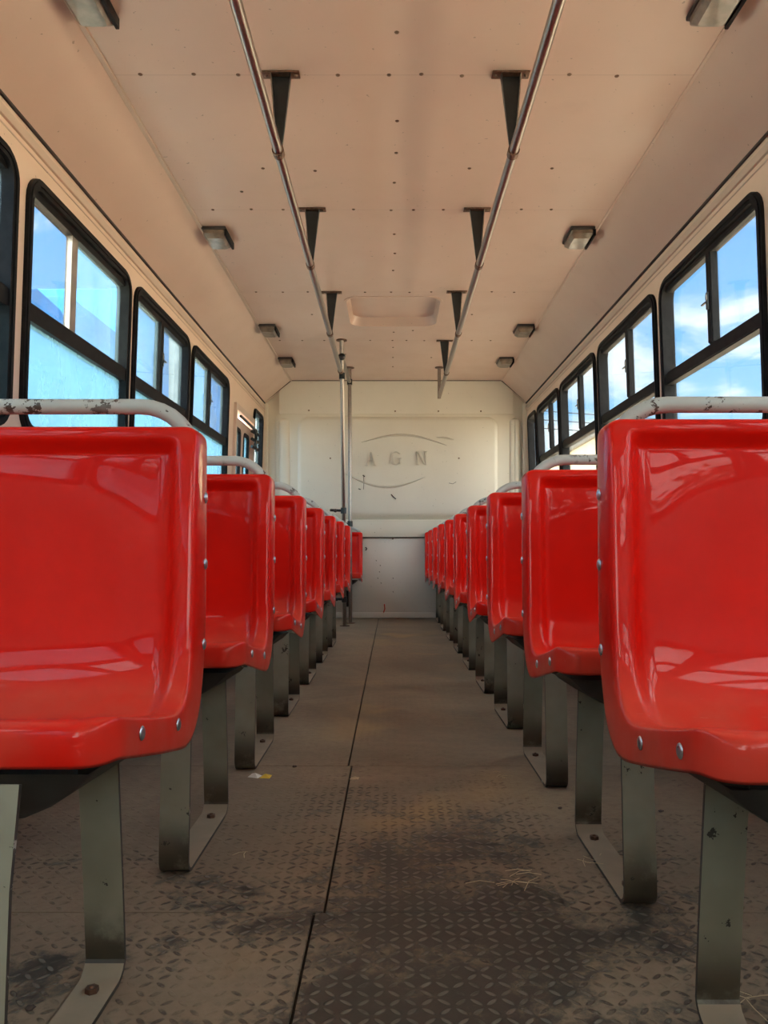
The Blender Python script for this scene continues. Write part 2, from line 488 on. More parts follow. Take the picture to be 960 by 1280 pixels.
# vertical corner mouldings
for x0, x1 in ((bx_(348), bx_(362)), (bx_(637), bx_(650))):
    mould('corner_moulding', x0, x1, .86, bz_(523), .035, YB+.006, YB-.014, M['rear'], .03)
# ledge and lower sheet
bm = bmesh.new(); box(bm, -1.12, 1.18, YB-.022, YB+.03, bz_(672), bz_(650), .006)
link('ledge', bm, M['rear'], wb, auto=50)
bm = bmesh.new(); box(bm, -1.14, 1.20, YB-.006, YB+.03, .012, bz_(673), .002)
link('lower_sheet', bm, M['rear_low'], wb, auto=50)
bm = bmesh.new(); box(bm, -1.14, 1.20, YB-.012, YB-.004, .002, .05, .002)
link('kick_strip', bm, M['rear_low'], wb, auto=50)
bm = bmesh.new(); box(bm, -.45, .62, YB-.0265, YB-.021, bz_(672.2), bz_(671.2)); link('ledge_seam', bm, M['seam'], wb, smooth=False)
for x, y in ((386, 513), (494, 514), (548, 514), (601, 514), (413, 573), (573.5, 573), (491, 673.5)):
    yy = YB-.023 if y > 600 else (YB-.013 if y > 550 else YB+.0)
    screw(bx_(x), yy, bz_(y), wb, (-pi/2, 0, 0))
# letters A G N in low relief
def stroke(bm, pts, y0, y1):
    a = [bm.verts.new((x, y0, z)) for x, z in pts]; b = [bm.verts.new((x, y1, z)) for x, z in pts]
    bm.faces.new(a); bm.faces.new(b[::-1])
    for i in range(len(pts)):
        j = (i+1) % len(pts); bm.faces.new((a[i], a[j], b[j], b[i]))
LY0, LY1 = YB-.026, YB-.011
def letter(ch, cx, cz, h):
    bm = bmesh.new(); w = h*.82
    def q(*p): stroke(bm, [(cx+a*w/2, cz+b*h/2) for a, b in p], LY0, LY1)
    def serif(a, b): q((a-.24, b-.05), (a+.24, b-.05), (a+.24, b+.05), (a-.24, b+.05))
    if ch == 'A':
        q((-.86, -1), (-.68, -1), (.06, 1), (-.10, 1)); q((.50, -1), (.86, -1), (.14, 1), (-.10, 1))
        q((-.5, -.34), (.5, -.34), (.46, -.2), (-.46, -.2)); serif(-.78, -.97); serif(.70, -.97)
    if ch == 'N':
        q((-.82, -1), (-.66, -1), (-.66, 1), (-.82, 1)); q((.66, -1), (.82, -1), (.82, 1), (.66, 1))
        q((-.82, 1), (-.46, 1), (.82, -1), (.62, -1)); serif(-.74, -.97); serif(-.80, .97); serif(.74, .97)
    if ch == 'G':
        n = 18; a0, a1 = math.radians(42), math.radians(318)
        for i in range(n):
            t0 = a0+(a1-a0)*i/n; t1 = a0+(a1-a0)*(i+1)/n
            def th(t): return .72-.14*abs(math.cos(t))
            q((math.cos(t0)*.92, math.sin(t0)), (math.cos(t1)*.92, math.sin(t1)),
              (math.cos(t1)*.92*th(t1), math.sin(t1)*.88), (math.cos(t0)*.92*th(t0), math.sin(t0)*.88))
        q((.48, -.85), (.74, -.85), (.74, -.02), (.48, -.02)); q((.24, -.08), (.96, -.08), (.96, .04), (.24, .04))
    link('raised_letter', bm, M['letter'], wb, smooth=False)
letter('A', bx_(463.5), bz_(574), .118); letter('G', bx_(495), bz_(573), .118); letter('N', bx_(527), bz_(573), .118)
def crescent(pts_top, pts_bot):
    bm = bmesh.new()
    n = len(pts_top)
    a = [bm.verts.new((bx_(x), YB-.013, bz_(y))) for x, y in pts_top]
    m = [bm.verts.new((bx_((pts_top[i][0]+pts_bot[i][0])/2), YB-.021, bz_((pts_top[i][1]+pts_bot[i][1])/2))) for i in range(n)]
    b = [bm.verts.new((bx_(x), YB-.013, bz_(y))) for x, y in pts_bot]
    for i in range(n-1):
        bm.faces.new((a[i], a[i+1], m[i+1], m[i])); bm.faces.new((m[i], m[i+1], b[i+1], b[i]))
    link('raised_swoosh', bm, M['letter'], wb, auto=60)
def sw(x0, x1, yc, amp, th, skew=0):
    T, B = [], []
    for i in range(25):
        t = i/24; x = x0+(x1-x0)*t; y = yc - amp*math.sin(pi*t) + skew*t
        w = th*math.sin(pi*min(1, max(.02, t)))**.7+.15
        T.append((x, y-w/2)); B.append((x, y+w/2))
    crescent(T, B)
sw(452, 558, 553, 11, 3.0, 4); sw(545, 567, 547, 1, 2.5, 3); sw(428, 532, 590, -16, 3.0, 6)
# small scribbles and scuffs on the rear panels
def mark(pts, r, mat='mark', y=YB-.0135):
    bm = bmesh.new(); tube(bm, [(bx_(a), y, bz_(b)) for a, b in pts], r, 6); link('scribble', bm, M[mat], wb)
mark([(454.5, 594), (455, 603), (454.5, 612)], .0022); mark([(453.6, 594), (456, 596)], .006); mark([(448, 611), (451, 612)], .004)
mark([(489, 618), (491.5, 621), (495, 624)], .004); mark([(561, 604), (566, 605), (570, 602.5)], .002)
mark([(457, 684), (458.5, 686), (457, 688)], .006, y=YB-.0065)
mark([(480.5, 755), (481, 761), (479, 767)], .006, 'red_mark', YB-.0065)
for x, y in ((475, 706), (474, 714), (472, 722), (476, 728), (491, 722), (491, 739), (470, 700)):
    mark([(x, y), (x+.8, y+1.4)], .0028, y=YB-.0065)

# front of the bus (behind the camera): wall with windscreen
bm = bmesh.new()
plate(bm, [[(-1.17, 0), (1.22, 0), (1.16, ZT), (.95, ZC), (-.87, ZC), (-1.10, ZT)], rrect(-1.0, 1.05, .85, 1.88, .12)],
      lambda u, v, n: (u, YF+n, v), 0, -.04)
wf = struct(link('wall_front', bm, M['wall'], smooth=False), 'front wall of the bus around the windscreen')

# outer skin of the roof so that the shell is closed
bm = bmesh.new()
pr = [(-1.16, ZT), (-1.10, 1.95), (-.90, 2.10), (0, 2.13), (.97, 2.10), (1.16, 1.95), (1.22, ZT)]
va = [bm.verts.new((x, YF-.04, z)) for x, z in pr]; vb = [bm.verts.new((x, YB+.06, z)) for x, z in pr]
for i in range(len(pr)-1): bm.faces.new((va[i], va[i+1], vb[i+1], vb[i]))
rf = link('roof', bm, M['bus_paint']); struct(rf)

# wall mouldings below the cove
def runner_strip(name, s, z, n0, n1, hgt, mat, bev=.003):
    bm = bmesh.new()
    x0, x1 = wx(s, z)-s*n0, wx(s, z)-s*n1
    box(bm, min(x0, x1), max(x0, x1), YF, YB+.0, z-hgt/2, z+hgt/2, bev)
    return link(name, bm, mat, None, auto=40)
k_ = 1
for s in (-1, 1):
    for z, n0, n1, h_, mt in ((1.862, 0, .010, .010, 'seam'), (1.822, -.005, .009, .030, 'molding'), (1.79, -.002, .003, .006, 'seam')):
        o = runner_strip('trim_%d' % k_, s, z, n0, n1, h_, M[mt] if not (z < 1.8) else M['molding']); struct(o); k_ += 1
for s, y in ((-1, YB), (1, YB)):
    bm = bmesh.new(); x = wx(s, 1.3); box(bm, min(x, x-s*.05), max(x, x-s*.05), YB-.03, YB+.03, 0, ZT, .012)
    struct(link('trim_%d' % k_, bm, M['rear'], auto=40)); k_ += 1

# floor: dark underfloor and separate tread plates
bm = bmesh.new(); box(bm, -1.19, 1.24, YF, YB+.06, -.05, -.006)
fl = struct(link('floor', bm, M['subfloor'], smooth=False), 'dusty brown tread plate floor of the bus')
g = .0022
for x0, x1, y0, y1 in ((-1.18, -.1225, YF+.01, 1.262), (-.1225, 1.23, YF+.01, 1.262), (-1.18, -.107, 1.262, 2.13), (-.107, 1.23, 1.262, 2.13),
                       (-1.18, -.116, 2.13, YB+.03), (-.116, 1.23, 2.13, YB+.03)):
    bm = bmesh.new(); box(bm, x0+g, x1-g, y0+g*.6, y1-g*.6, -.006, 0, .0012)
    link('tread_plate', bm, M['floor'], fl, smooth=False)
for s in (-1, 1):
    bm = bmesh.new(); x = wx(s, .04)
    box(bm, min(x, x-s*.012), max(x, x-s*.012), YF+.05, (DOOR[0] if s < 0 else YB), 0, .08, .003)
    struct(link('baseboard_'+('left' if s < 0 else 'right'), bm, M['molding'], auto=40))

# ------------------------------------------------------------------ windows
def window(idx, s, a, b, kind='slider', stile='black', panes=('glass', 'glass', 'glass'), latch=True):
    f = wmap(s); w = empty('window_%d' % idx, ((wx(s, 1.3)), (a+b)/2, WZ0)); struct(w)
    base = Vector(w.location)
    def L(name, bm, mat, par=w, **k):
        bmesh.ops.translate(bm, verts=bm.verts, vec=-base)
        return link(name, bm, mat, par, **k)
    def m(u, v, n): return Vector(f(u, v, n))
    R = .085 if kind != 'narrow' else .07
    R = min(R, (b-a)/2-.01)
    bm = bmesh.new()
    plate(bm, [rrect(a, b, WZ0, WZ1, R), rrect(a+.034, b-.034, WZ0+.034, WZ1-.034, R-.03)], m, .012, -.04)
    fr = L('window_frame', bm, M['rubber'], auto=50)
    bm = bmesh.new()
    plate(bm, [rrect(a+.008, b-.008, WZ0+.008, WZ1-.008, R-.006), rrect(a+.022, b-.022, WZ0+.022, WZ1-.022, R-.02)], m, .017, .010)
    L('rubber_lip', bm, M['rubber'], auto=50)
    def bar(u0, u1, v0, v1, n0, n1, name, mat, bev=.003, par=w):
        bm = bmesh.new(); box(bm, 0, 1, 0, 1, 0, 1)
        for v in bm.verts:
            v.co = m(u0+(u1-u0)*v.co.x, v0+(v1-v0)*v.co.y, n0+(n1-n0)*v.co.z)
        if bev: bmesh.ops.bevel(bm, geom=bm.edges[:], offset=bev, segments=2, affect='EDGES')
        return L(name, bm, mat, par, auto=40)
    zr = 1.312
    if kind == 'slider':
        bar(a+.012, b-.012, zr-.022, zr+.022, -.034, .006, 'mid_rail', M['rubber'], .004)
        bar(a+.03, b-.03, zr+.020, zr+.034, -.024, -.004, 'sash_track', M['rubber'], .002)
        bar(a+.05, b-.05, WZ1-.055, WZ1-.030, -.034, -.002, 'top_track', M['rubber'], .003)
        c = (a+b)/2
        if stile == 'alu':
            c = a + .40
            bar(c-.022, c+.022, zr+.03, WZ1-.052, -.030, -.008, 'sash_stile', M['alu'], .003)
        else:
            c = a + (b-a)*.47
            st = bar(c-.020, c+.020, zr+.034, WZ1-.052, -.030, .002, 'sash_stile', M['rubber'], .004)
            if latch:
                la = bar(c-.009, c+.009, 1.47, 1.535, .003, .010, 'latch', M['black_metal'], .002)
                bar(c-.006, c+.006, 1.505, 1.525, .010, .0125, 'latch_plate', M['alu'], .0005)
                bar(c+.009, c+.050, 1.497, 1.503, .004, .012, 'latch_lever', M['black_metal'], .001)
        bar(a+.03, c, zr+.03, WZ1-.045, -.016, -.013, 'glass_pane', M[panes[0]], 0)
        bar(c, b-.03, zr+.03, WZ1-.045, -.027, -.024, 'glass_pane', M[panes[1]], 0)
        bar(a+.03, b-.03, WZ0+.03, zr-.01, -.020, -.017, 'glass_pane', M[panes[2]], 0)
    else:
        bar(a+.03, b-.03, WZ0+.03, WZ1-.03, -.020, -.017, 'glass_pane', M[panes[0]], 0)
    return w
i = 1
for k, (a, b) in enumerate(LW):
    st = 'alu' if k == 5 else 'black'
    window(i, -1, a, b, stile=st, panes=('glass' if k == 5 else 'glass_left', 'glass_left' if k == 5 else 'glass_dark', 'glass_film')); i += 1
window(i, -1, *NARROW_L, kind='narrow', panes=('glass_dark',)*3); i += 1
for a, b in RW:
    window(i, 1, a, b, panes=('glass', 'glass', 'glass')); i += 1
window(i, 1, *NARROW_R, kind='narrow', panes=('glass',)*3); i += 1
# windscreen
ws = empty('window_%d' % i, (0, YF, .85)); struct(ws)
bm = bmesh.new()
plate(bm, [rrect(-1.0, 1.05, .85, 1.88, .12), rrect(-.955, 1.005, .895, 1.835, .10)], lambda u, v, n: (u, n, v-.85), .02, -.05)
link('window_frame', bm, M['rubber'], ws, auto=50)
bm = bmesh.new(); box(bm, -.0, .05, -.04, .01, .04, .99, .003); link('centre_post', bm, M['rubber'], ws)
bm = bmesh.new(); box(bm, -.98, 1.03, -.022, -.018, .03, .99); link('glass_pane', bm, M['glass'], ws, smooth=False)

# rear door on the left with two tall leaves
d = empty('door_1', (wx(-1, .8), (DOOR[0]+DOOR[1])/2, 0)); struct(d)
base = Vector(d.location)
fm = wmap(-1)
def DL(name, bm, mat, par=d, **k):
    off = base + (Vector(par.location) if par is not d else Vector((0, 0, 0)))
    bmesh.ops.translate(bm, verts=bm.verts, vec=-off); return link(name, bm, mat, par, **k)
bm = bmesh.new()
plate(bm, [[(DOOR[0]-.03, .0), (DOOR[1]+.02, .0), (DOOR[1]+.02, DOOR[3]+.03), (DOOR[0]-.03, DOOR[3]+.03)],
           [(DOOR[0]+.012, .012), (DOOR[1]-.012, .012), (DOOR[1]-.012, DOOR[3]-.014), (DOOR[0]+.012, DOOR[3]-.014)]], lambda u, v, n: Vector(fm(u, v, n)), .02, -.05)
DL('door_frame', bm, M['cove'], auto=40)
mid = (DOOR[0]+DOOR[1])/2
for u0, u1, gm in ((DOOR[0]+.016, mid-.004, 'glass_dark'), (mid+.004, DOOR[1]-.016, 'glass_film')):
    bm = bmesh.new()
    w0, w1, w2, w3 = u0+.055, u1-.055, .55, 1.48
    plate(bm, [[(u0, .02), (u1, .02), (u1, DOOR[3]-.05), (u0, DOOR[3]-.05)], rrect(w0, w1, w2, w3, .05)], lambda u, v, n: Vector(fm(u, v, n)), -.01, -.04)
    lf = DL('door_leaf', bm, M['cove'], auto=40)
    bm = bmesh.new()
    plate(bm, [rrect(w0-.004, w1+.004, w2-.004, w3+.004, .053), rrect(w0+.018, w1-.018, w2+.018, w3-.018, .04)], lambda u, v, n: Vector(fm(u, v, n)), -.004, -.045)
    DL('leaf_window_frame', bm, M['rubber'], lf, auto=40)
    bm = bmesh.new()
    plate(bm, [rrect(w0+.01, w1-.01, w2+.01, w3-.01, .04)], lambda u, v, n: Vector(fm(u, v, n)), -.022, -.026)
    DL('glass_pane', bm, M[gm], lf, smooth=False)
bm = bmesh.new()
x = wx(-1, 1.52)
tube(bm, [(x+.035, DOOR[0]+.05, 1.545), (x+.04, DOOR[1]+.02, 1.535)], .010, 8)
tube(bm, [(x+.035, 6.24, 1.55), (x+.055, 6.28, 1.47), (x+.03, 6.33, 1.42)], .009, 8)
tube(bm, [(x+.045, 6.30, 1.54), (x+.045, 6.30, 1.36)], .008, 8)
for zz in (1.52, 1.46, 1.40):
    tube(bm, [(x+.02, 6.26, zz), (x+.06, 6.34, zz-.02)], .013, 8)
DL('door_linkage', bm, M['black_metal'])

# ------------------------------------------------------------------ seats
W = .83
RIM = [(.056, .738), (.058, .725), (.061, .712), (.064, .695), (.070, .62), (.076, .52), (.084, .45), (.099, .400), (.126, .373), (.166, .366), (.24, .375), (.34, .393), (.395, .404), (.418, .402)]
OUT = [(.000, .738), (.000, .725), (.000, .712), (.000, .695), (.002, .62), (.004, .52), (.010, .45), (.024, .39), (.052, .337), (.105, .311), (.19, .321), (.30, .341), (.385, .357), (.412, .359)]
def catmull(P_, sub):
    out = []
    n = len(P_)
    for i in range(n-1):
        p0 = P_[max(0, i-1)]; p1 = P_[i]; p2 = P_[i+1]; p3 = P_[min(n-1, i+2)]
        for k in range(sub):
            t = k/sub
            out.append(tuple(.5*((2*p1[j]) + (-p0[j]+p2[j])*t + (2*p0[j]-5*p1[j]+4*p2[j]-p3[j])*t*t + (-p0[j]+3*p1[j]-3*p2[j]+p3[j])*t**3) for j in (0, 1)))
    out.append(P_[-1]); return out

def seat_shell(parent, kd):
    sc = lambda P_: [(d_ if d_ < .12 else .12+(d_-.12)*kd, h_) for d_, h_ in P_]
    rim = catmull(sc(RIM), 3); out = catmull(sc(OUT), 3)
    n = len(rim)
    half = W/2-.0045
    xs = []
    for q in (0, .008, .016, .022, .028, .034, .042, .055, .08, .11, .15, .19, .24, .29, .33, .36, .375, .385, .395, .405):
        xs.append(-half+q*half/.405)
    xs = xs + [-x for x in xs[:-1]][::-1]
    # arc length for recess control
    L = [0]
    for i in range(1, n): L.append(L[-1]+math.hypot(rim[i][0]-rim[i-1][0], rim[i][1]-rim[i-1][1]))
    T = L[-1]
    bm = bmesh.new()
    G = []
    for i in range(n):
        a = rim[max(0, i-1)]; b = rim[min(n-1, i+1)]
        td, th = b[0]-a[0], b[1]-a[1]; l = math.hypot(td, th); nd, nh = th/l, -td/l
        top = smooth(.010, .028, L[i]); front = smooth(0, .06, T-L[i])
        depth = .022*(1-smooth(.30, .44, L[i])) + .008*smooth(.30, .44, L[i])
        row = []
        for x in xs:
            e = half-abs(x)
            S_ = smooth(.024, .042, e)
            rib = .62*(1-smooth(.006, .05, abs(x)))
            cup = .005*(math.cos(min(1, abs(abs(x)-half/2)/(half/2))*pi)*.5+.5)*smooth(.05, .15, L[i])
            dd = (depth*(1-rib)*S_ + cup*S_*(1 if L[i] < .5 else .7))*top*front
            # a moulded crease where back meets pan
            dd -= .0035*math.exp(-((L[i]-.375)/.012)**2)*S_
            row.append(bm.verts.new((x, -(rim[i][0]+nd*dd), rim[i][1]+nh*dd)))
        G.append(row)
    m = len(xs)
    for i in range(n-1):
        for j in range(m-1): bm.faces.new((G[i][j], G[i][j+1], G[i+1][j+1], G[i+1][j]))
    # border loop
    loop = [(0, j) for j in range(m)] + [(i, m-1) for i in range(1, n)] + [(n-1, j) for j in range(m-2, -1, -1)] + [(i, 0) for i in range(n-2, 0, -1)]
    def ring(k):
        vs = []
        for i, j in loop:
            bx0 = xs[j]; d0, h0 = rim[i]
            dx = dd = dh = 0
            side = 1 if j == m-1 else (-1 if j == 0 else 0)
            if side:
                dx = side*(0, .0030, .0045, .0050)[k]
                f = (0, .06, .22, 1)[k]
                dd += (out[i][0]-rim[i][0])*f; dh += (out[i][1]-rim[i][1])*f
            if i == 0:
                dh += (0, .004, .0065, .007)[k]; dd = min(dd, -(0, .002, .009, .044)[k])
            if i == n-1:
                dd = max(dd, 0)+(0, .006, .009, .009)[k] if side else (0, .006, .009, .009)[k]
                dh = min(dh, -(0, .004, .012, .045)[k])
            # rounded corners seen from the front
            vs.append(bm.verts.new((bx0+dx, -(d0+dd), h0+dh)))
        return vs
    prev = [G[i][j] for i, j in loop]
    for k in (1, 2, 3):
        cur = ring(k)
        for q in range(len(loop)):
            r_ = (q+1) % len(loop); bm.faces.new((prev[q], prev[r_], cur[r_], cur[q]))
        prev = cur
    dm = max(-v.co.y for v in bm.verts)
    for v in bm.verts:
        for r_, ax in ((.045, 0), (.020, 1)):
            ex = W/2-abs(v.co.x); ef = (dm+v.co.y) if ax == 0 else (.745-v.co.z)
            if ex < r_ and ef < r_:
                a_, b_ = max(-.2, min(1, (r_-ex)/r_)), max(0, min(1, (r_-ef)/r_))
                a2, b2 = a_*math.sqrt(1-b_*b_/2), b_*math.sqrt(1-a_*a_/2)
                v.co.x = math.copysign(W/2-r_+a2*r_, v.co.x)
                if ax == 0: v.co.y = -(dm-r_+b2*r_)
                else: v.co.z = .745-r_+b2*r_
    o = link('seat_shell', bm, M['red'], parent, auto=0)
    md = o.modifiers.new('sol', 'SOLIDIFY'); md.thickness = .0045; md.offset = -1
    md = o.modifiers.new('sub', 'SUBSURF'); md.levels = 1; md.render_levels = 1
    return o

def hoop(parent, kd, zt=.777):
    a = W/2-.015; r = .078
    pts = []
    def sidepts(s):
        p = [(s*a, -(.12+.20*kd), .358), (s*a, -.18, .343), (s*a, -.11, .336), (s*a, -.06, .352), (s*a, -.028, .40), (s*a, -.020, .48), (s*a, -.018, .60), (s*a, -.018, zt-r-.01)]
        return [Vector(q) for q in p]
    pts += sidepts(-1)
    pts += arc((-a+r, -.018, zt-r), r, pi, pi/2, 8, (1, 0, 0), (0, 0, 1))
    pts += [Vector((0, -.018, zt))]
    pts += arc((a-r, -.018, zt-r), r, pi/2, 0, 8, (1, 0, 0), (0, 0, 1))
    pts += sidepts(1)[::-1]
    bm = bmesh.new(); tube(bm, pts, .0112, 16)
    return link('grab_hoop', bm, M['tube'], parent, auto=60)

def base_dish(parent, kd):
    bm = bmesh.new(); nx, ny = 28, 14; G = []
    hx = W/2-.035; y0, y1 = .085, .12+.275*kd
    for i in range(nx+1):
        u = -1+2*i/nx; row = []
        for j in range(ny+1):
            v = -1+2*j/ny
            h = .262 + .072*max(abs(u)**6, abs(v)**5)*(1 if v > -.2 else 1) + .030*(v+1)/2*0 + .012*(v+1)/2
            row.append(bm.verts.new((u*hx, -((y0+y1)/2+v*(y1-y0)/2), h)))
        G.append(row)
    for i in range(nx):
        for j in range(ny): bm.faces.new((G[i][j], G[i+1][j], G[i+1][j+1], G[i][j+1]))
    rim_ = [G[i][0] for i in range(nx+1)]+[G[nx][j] for j in range(1, ny+1)]+[G[i][ny] for i in range(nx-1, -1, -1)]+[G[0][j] for j in range(ny-1, 0, -1)]
    return link('seat_base', bm, M['dark'], parent, auto=60)

def leg(parent, x, df, dr, hw=.026, t=.006):
    # one bent flat bar: front upright, floor runner, rear upright. path in (d,h)
    path = []
    r = .026
    path += [(df-.038, .345), (df-.018, .25), (df-.005, .09), (df-.001, .045)]
    path += [(df-r+r*math.cos(a), r-r*math.sin(a)+.0005) for a in [math.radians(q) for q in (10, 35, 60, 85)]]
    rr = .035
    path += [(dr+rr+.05, .0005)]
    path += [(dr+rr-rr*math.sin(math.radians(q)), rr-rr*math.cos(math.radians(q))+.0005) for q in (8, 25, 42, 58, 72)]
    path += [(dr+.010, .12), (dr+.030, .30)]
    bm = bmesh.new()
    rows = []
    n = len(path)
    for i in range(n):
        a = path[max(0, i-1)]; b = path[min(n-1, i+1)]
        td, th = b[0]-a[0], b[1]-a[1]; l = math.hypot(td, th); nd, nh = -th/l*t, td/l*t   # inner side
        # choose inward normal: toward inside of U
        cx, cy = (df+dr)/2, .2
        if (cx-path[i][0])*nd+(cy-path[i][1])*nh < 0: nd, nh = -nd, -nh
        p, q = path[i], (path[i][0]+nd, path[i][1]+nh)
        rows.append([bm.verts.new((x-hw, -p[0], p[1])), bm.verts.new((x+hw, -p[0], p[1])), bm.verts.new((x+hw, -q[0], q[1])), bm.verts.new((x-hw, -q[0], q[1]))])
    for i in range(n-1):
        flat = path[i][1] < .02 and path[i+1][1] < .02
        for k in range(4):
            f = bm.faces.new((rows[i][k], rows[i][(k+1) % 4], rows[i+1][(k+1) % 4], rows[i+1][k]))
            f.material_index = 1 if k in (1, 3) else (2 if (k == 2 and flat) else 0)
    bm.faces.new(rows[0]); bm.faces.new(rows[-1][::-1])
    o = link('leg', bm, [M['leg'], M['leg_edge'], M['runner']], parent, auto=30)
    for dd in (dr+.055, df-.075):
        bm = bmesh.new()
        bmesh.ops.create_cone(bm, cap_ends=True, segments=6, radius1=.009, radius2=.0085, depth=.007, matrix=Matrix.Translation((x, -dd, .0095)))
        dome(bm, (x, -dd, .013), (0, 0, 1), .004, .003, 8, 2)
        link('floor_bolt', bm, M['rusty'], o, auto=30)
    return o

def make_seat(kd, df, dr, legs=True, pb=(.166, .312), zt=.777):
    root = empty('bus_seat')
    sh = seat_shell(root, kd)
    for s in (-1, 1):
        for d_, h_ in ((.019, .646), (.021, .551), (.030, .437), (pb[0], .352), (pb[1], .374)):
            bm = bmesh.new(); dome(bm, (s*(W/2+.0005), -d_, h_), (s, 0, 0), .0082, .0028, 14, 4)
            bm2 = link('shell_bolt', bm, M['bolt'], sh)
    hoop(root, kd, zt)
    base_dish(root, kd)
    if legs:
        leg(root, -(W/2-.115), df, dr); leg(root, W/2-.115, df, dr)
    else:
        for s in (-1, 1):
            bm = bmesh.new(); x = s*(W/2-.12)
            tube(bm, [(x, -.33, .30), (x, .03, .13)], .011, 8); tube(bm, [(x, -.35, .30), (x, .03, .292)], .011, 8)
            box(bm, x-.025, x+.025, .02, .032, .10, .32, .002)
            link('support_bracket', bm, M['dark'], root, auto=40)
    return root

ordn = ['nearest', 'second', 'third', 'fourth', 'fifth', 'sixth', 'seventh', 'eighth', 'ninth', 'tenth']
seatL = make_seat(.91, .440, .092)
seatR = make_seat(.87, .474, .125, True, (.20, .325), .768)
xl, xr = -(.268+W/2), .281+W/2
for i in range(7):
    o = seatL if i == 0 else copy_tree(seatL)
    o.location = (xl, 1.168+.674*i, 0)
    tag(o, 'glossy red double seat left of the aisle, %s from the camera in its row' % ordn[i] if i else 'glossy red double seat left of the aisle, nearest to the camera',
        'seat', 'red seats left of the aisle')
for i in range(10):
    o = seatR if i == 0 else copy_tree(seatR)
    o.location = (xr, 1.104+.6425*i, 0)
    t_ = {0: 'glossy red double seat right of the aisle, nearest to the camera', 9: 'red double seat right of the aisle, last one against the rear wall'}.get(i, 'glossy red double seat right of the aisle, %s from the camera in its row' % ordn[i])
    tag(o, t_, 'seat', 'red seats right of the aisle')
o = make_seat(.9, .4, .1, False); o.location = (-(.252+W/2), 6.90, 0)
tag(o, 'small red seat on wall brackets at the rear wall, behind the chrome poles', 'seat')

# ------------------------------------------------------------------ handrails and brackets
def rail(x, y0, y1, z, name, label, ys, sag=0.):
    r = empty(name, (x, y0, z))
    bm = bmesh.new(); pts = []
    for i in range(31):
        t = i/30; pts.append((0, (y1-y0)*t, 0))
    tube(bm, pts, .0148, 18)
    link('rail_tube', bm, M['chrome'], r, auto=60)
    for y in ys:
        bm = bmesh.new(); tube(bm, [(0, y-y0-.016, 0), (0, y-y0+.016, 0)], .0185, 16)
        box(bm, -.006, .006, y-y0-.012, y-y0+.012, .012, .034, .001)
        link('clamp', bm, M['rusty'], r, auto=40)
    return tag(r, label, 'handrail')
ZR = .567+1.2525
rail(-.355, .6, 5.53, ZR, 'ceiling_handrail', 'long chrome handrail under the ceiling, left of the aisle', (1.48, 2.50, 3.48, 4.57, 5.51))
rail(.379, .6, 6.40, ZR, 'ceiling_handrail', 'long chrome handrail under the ceiling, right of the aisle', (1.48, 2.50, 3.48, 4.57, 5.57))
def bracket(x, y, sgn, label):
    r = empty('rail_bracket', (x, y, ZC))
    bm = bmesh.new()
    # tapered gusset, folded sides facing along the bus
    top, bot, hgt = .031, .009, ZC-ZR-.016
    for yy0, yy1 in ((-.002, .002),):
        a = [(-top, 0), (top, 0), (bot+sgn*.006, -hgt), (-bot+sgn*.006, -hgt)]
        f = [bm.verts.new((p, yy0, q)) for p, q in a]; b = [bm.verts.new((p, yy1, q)) for p, q in a]
        bm.faces.new(f); bm.faces.new(b[::-1])
        for i in range(4): bm.faces.new((f[i], f[(i+1) % 4], b[(i+1) % 4], b[i]))
    link('gusset', bm, M['black_metal'], r, smooth=False)
    for s in (-1, 1):
        bm = bmesh.new()
        e0, e1 = s*top, s*bot+sgn*.006
        P4 = [(e0-.0015, 0), (e0+.0015, 0), (e1+.0015, -hgt), (e1-.0015, -hgt)]
        f = [bm.verts.new((p, -.024+(0 if q == 0 else .014), q)) for p, q in P4]; b = [bm.verts.new((p, .001, q)) for p, q in P4]
        bm.faces.new(f); bm.faces.new(b[::-1])
        for i in range(4): bm.faces.new((f[i], f[(i+1) % 4], b[(i+1) % 4], b[i]))
        link('gusset_flange', bm, [M['black_metal'] if s*sgn < 0 else M['bracket_edge']], r, smooth=False)
    bm = bmesh.new(); box(bm, -.058, .058, -.026, .012, -.006, 0, .0015)
    link('ceiling_plate', bm, M['rusty'], r, auto=40)
    for dx in (-.047, .047):
        bm = bmesh.new(); dome(bm, (dx, -.008, -.006), (0, 0, -1), .006, .005, 10, 3); link('plate_screw', bm, M['screw'], r)
    tag(r, label, 'bracket', 'handrail brackets on the ceiling')
words = ['nearest', 'second', 'third', 'fourth']
for i, y in enumerate((2.495, 3.475, 4.58)):
    bracket(-.345, y, -1, 'tapered black bracket holding the left handrail, %s to the camera' % words[i] if i == 0 else 'tapered black bracket holding the left handrail, %s from the camera' % words[i])
for i, y in enumerate((2.495, 3.475, 4.57, 5.62)):
    bracket(.369, y, 1, 'tapered black bracket holding the right handrail, %s to the camera' % words[i] if i == 0 else 'tapered black bracket holding the right handrail, %s from the camera' % words[i])
# hanger pipe at the far end of the right rail
h = empty('rail_hanger', (.380, 6.43, ZC))
bm = bmesh.new(); tube(bm, [(0, 0, 0), (0, 0, ZR-ZC-.012)], .0135, 14); link('hanger_pipe', bm, M['chrome'], h, auto=60)
bm = bmesh.new(); tube(bm, [(0, 0, 0), (0, 0, -.006)], .034, 18); link('ceiling_plate', bm, M['rusty'], h, auto=40)
tag(h, 'short vertical pipe hanging the far end of the right handrail', 'pipe')
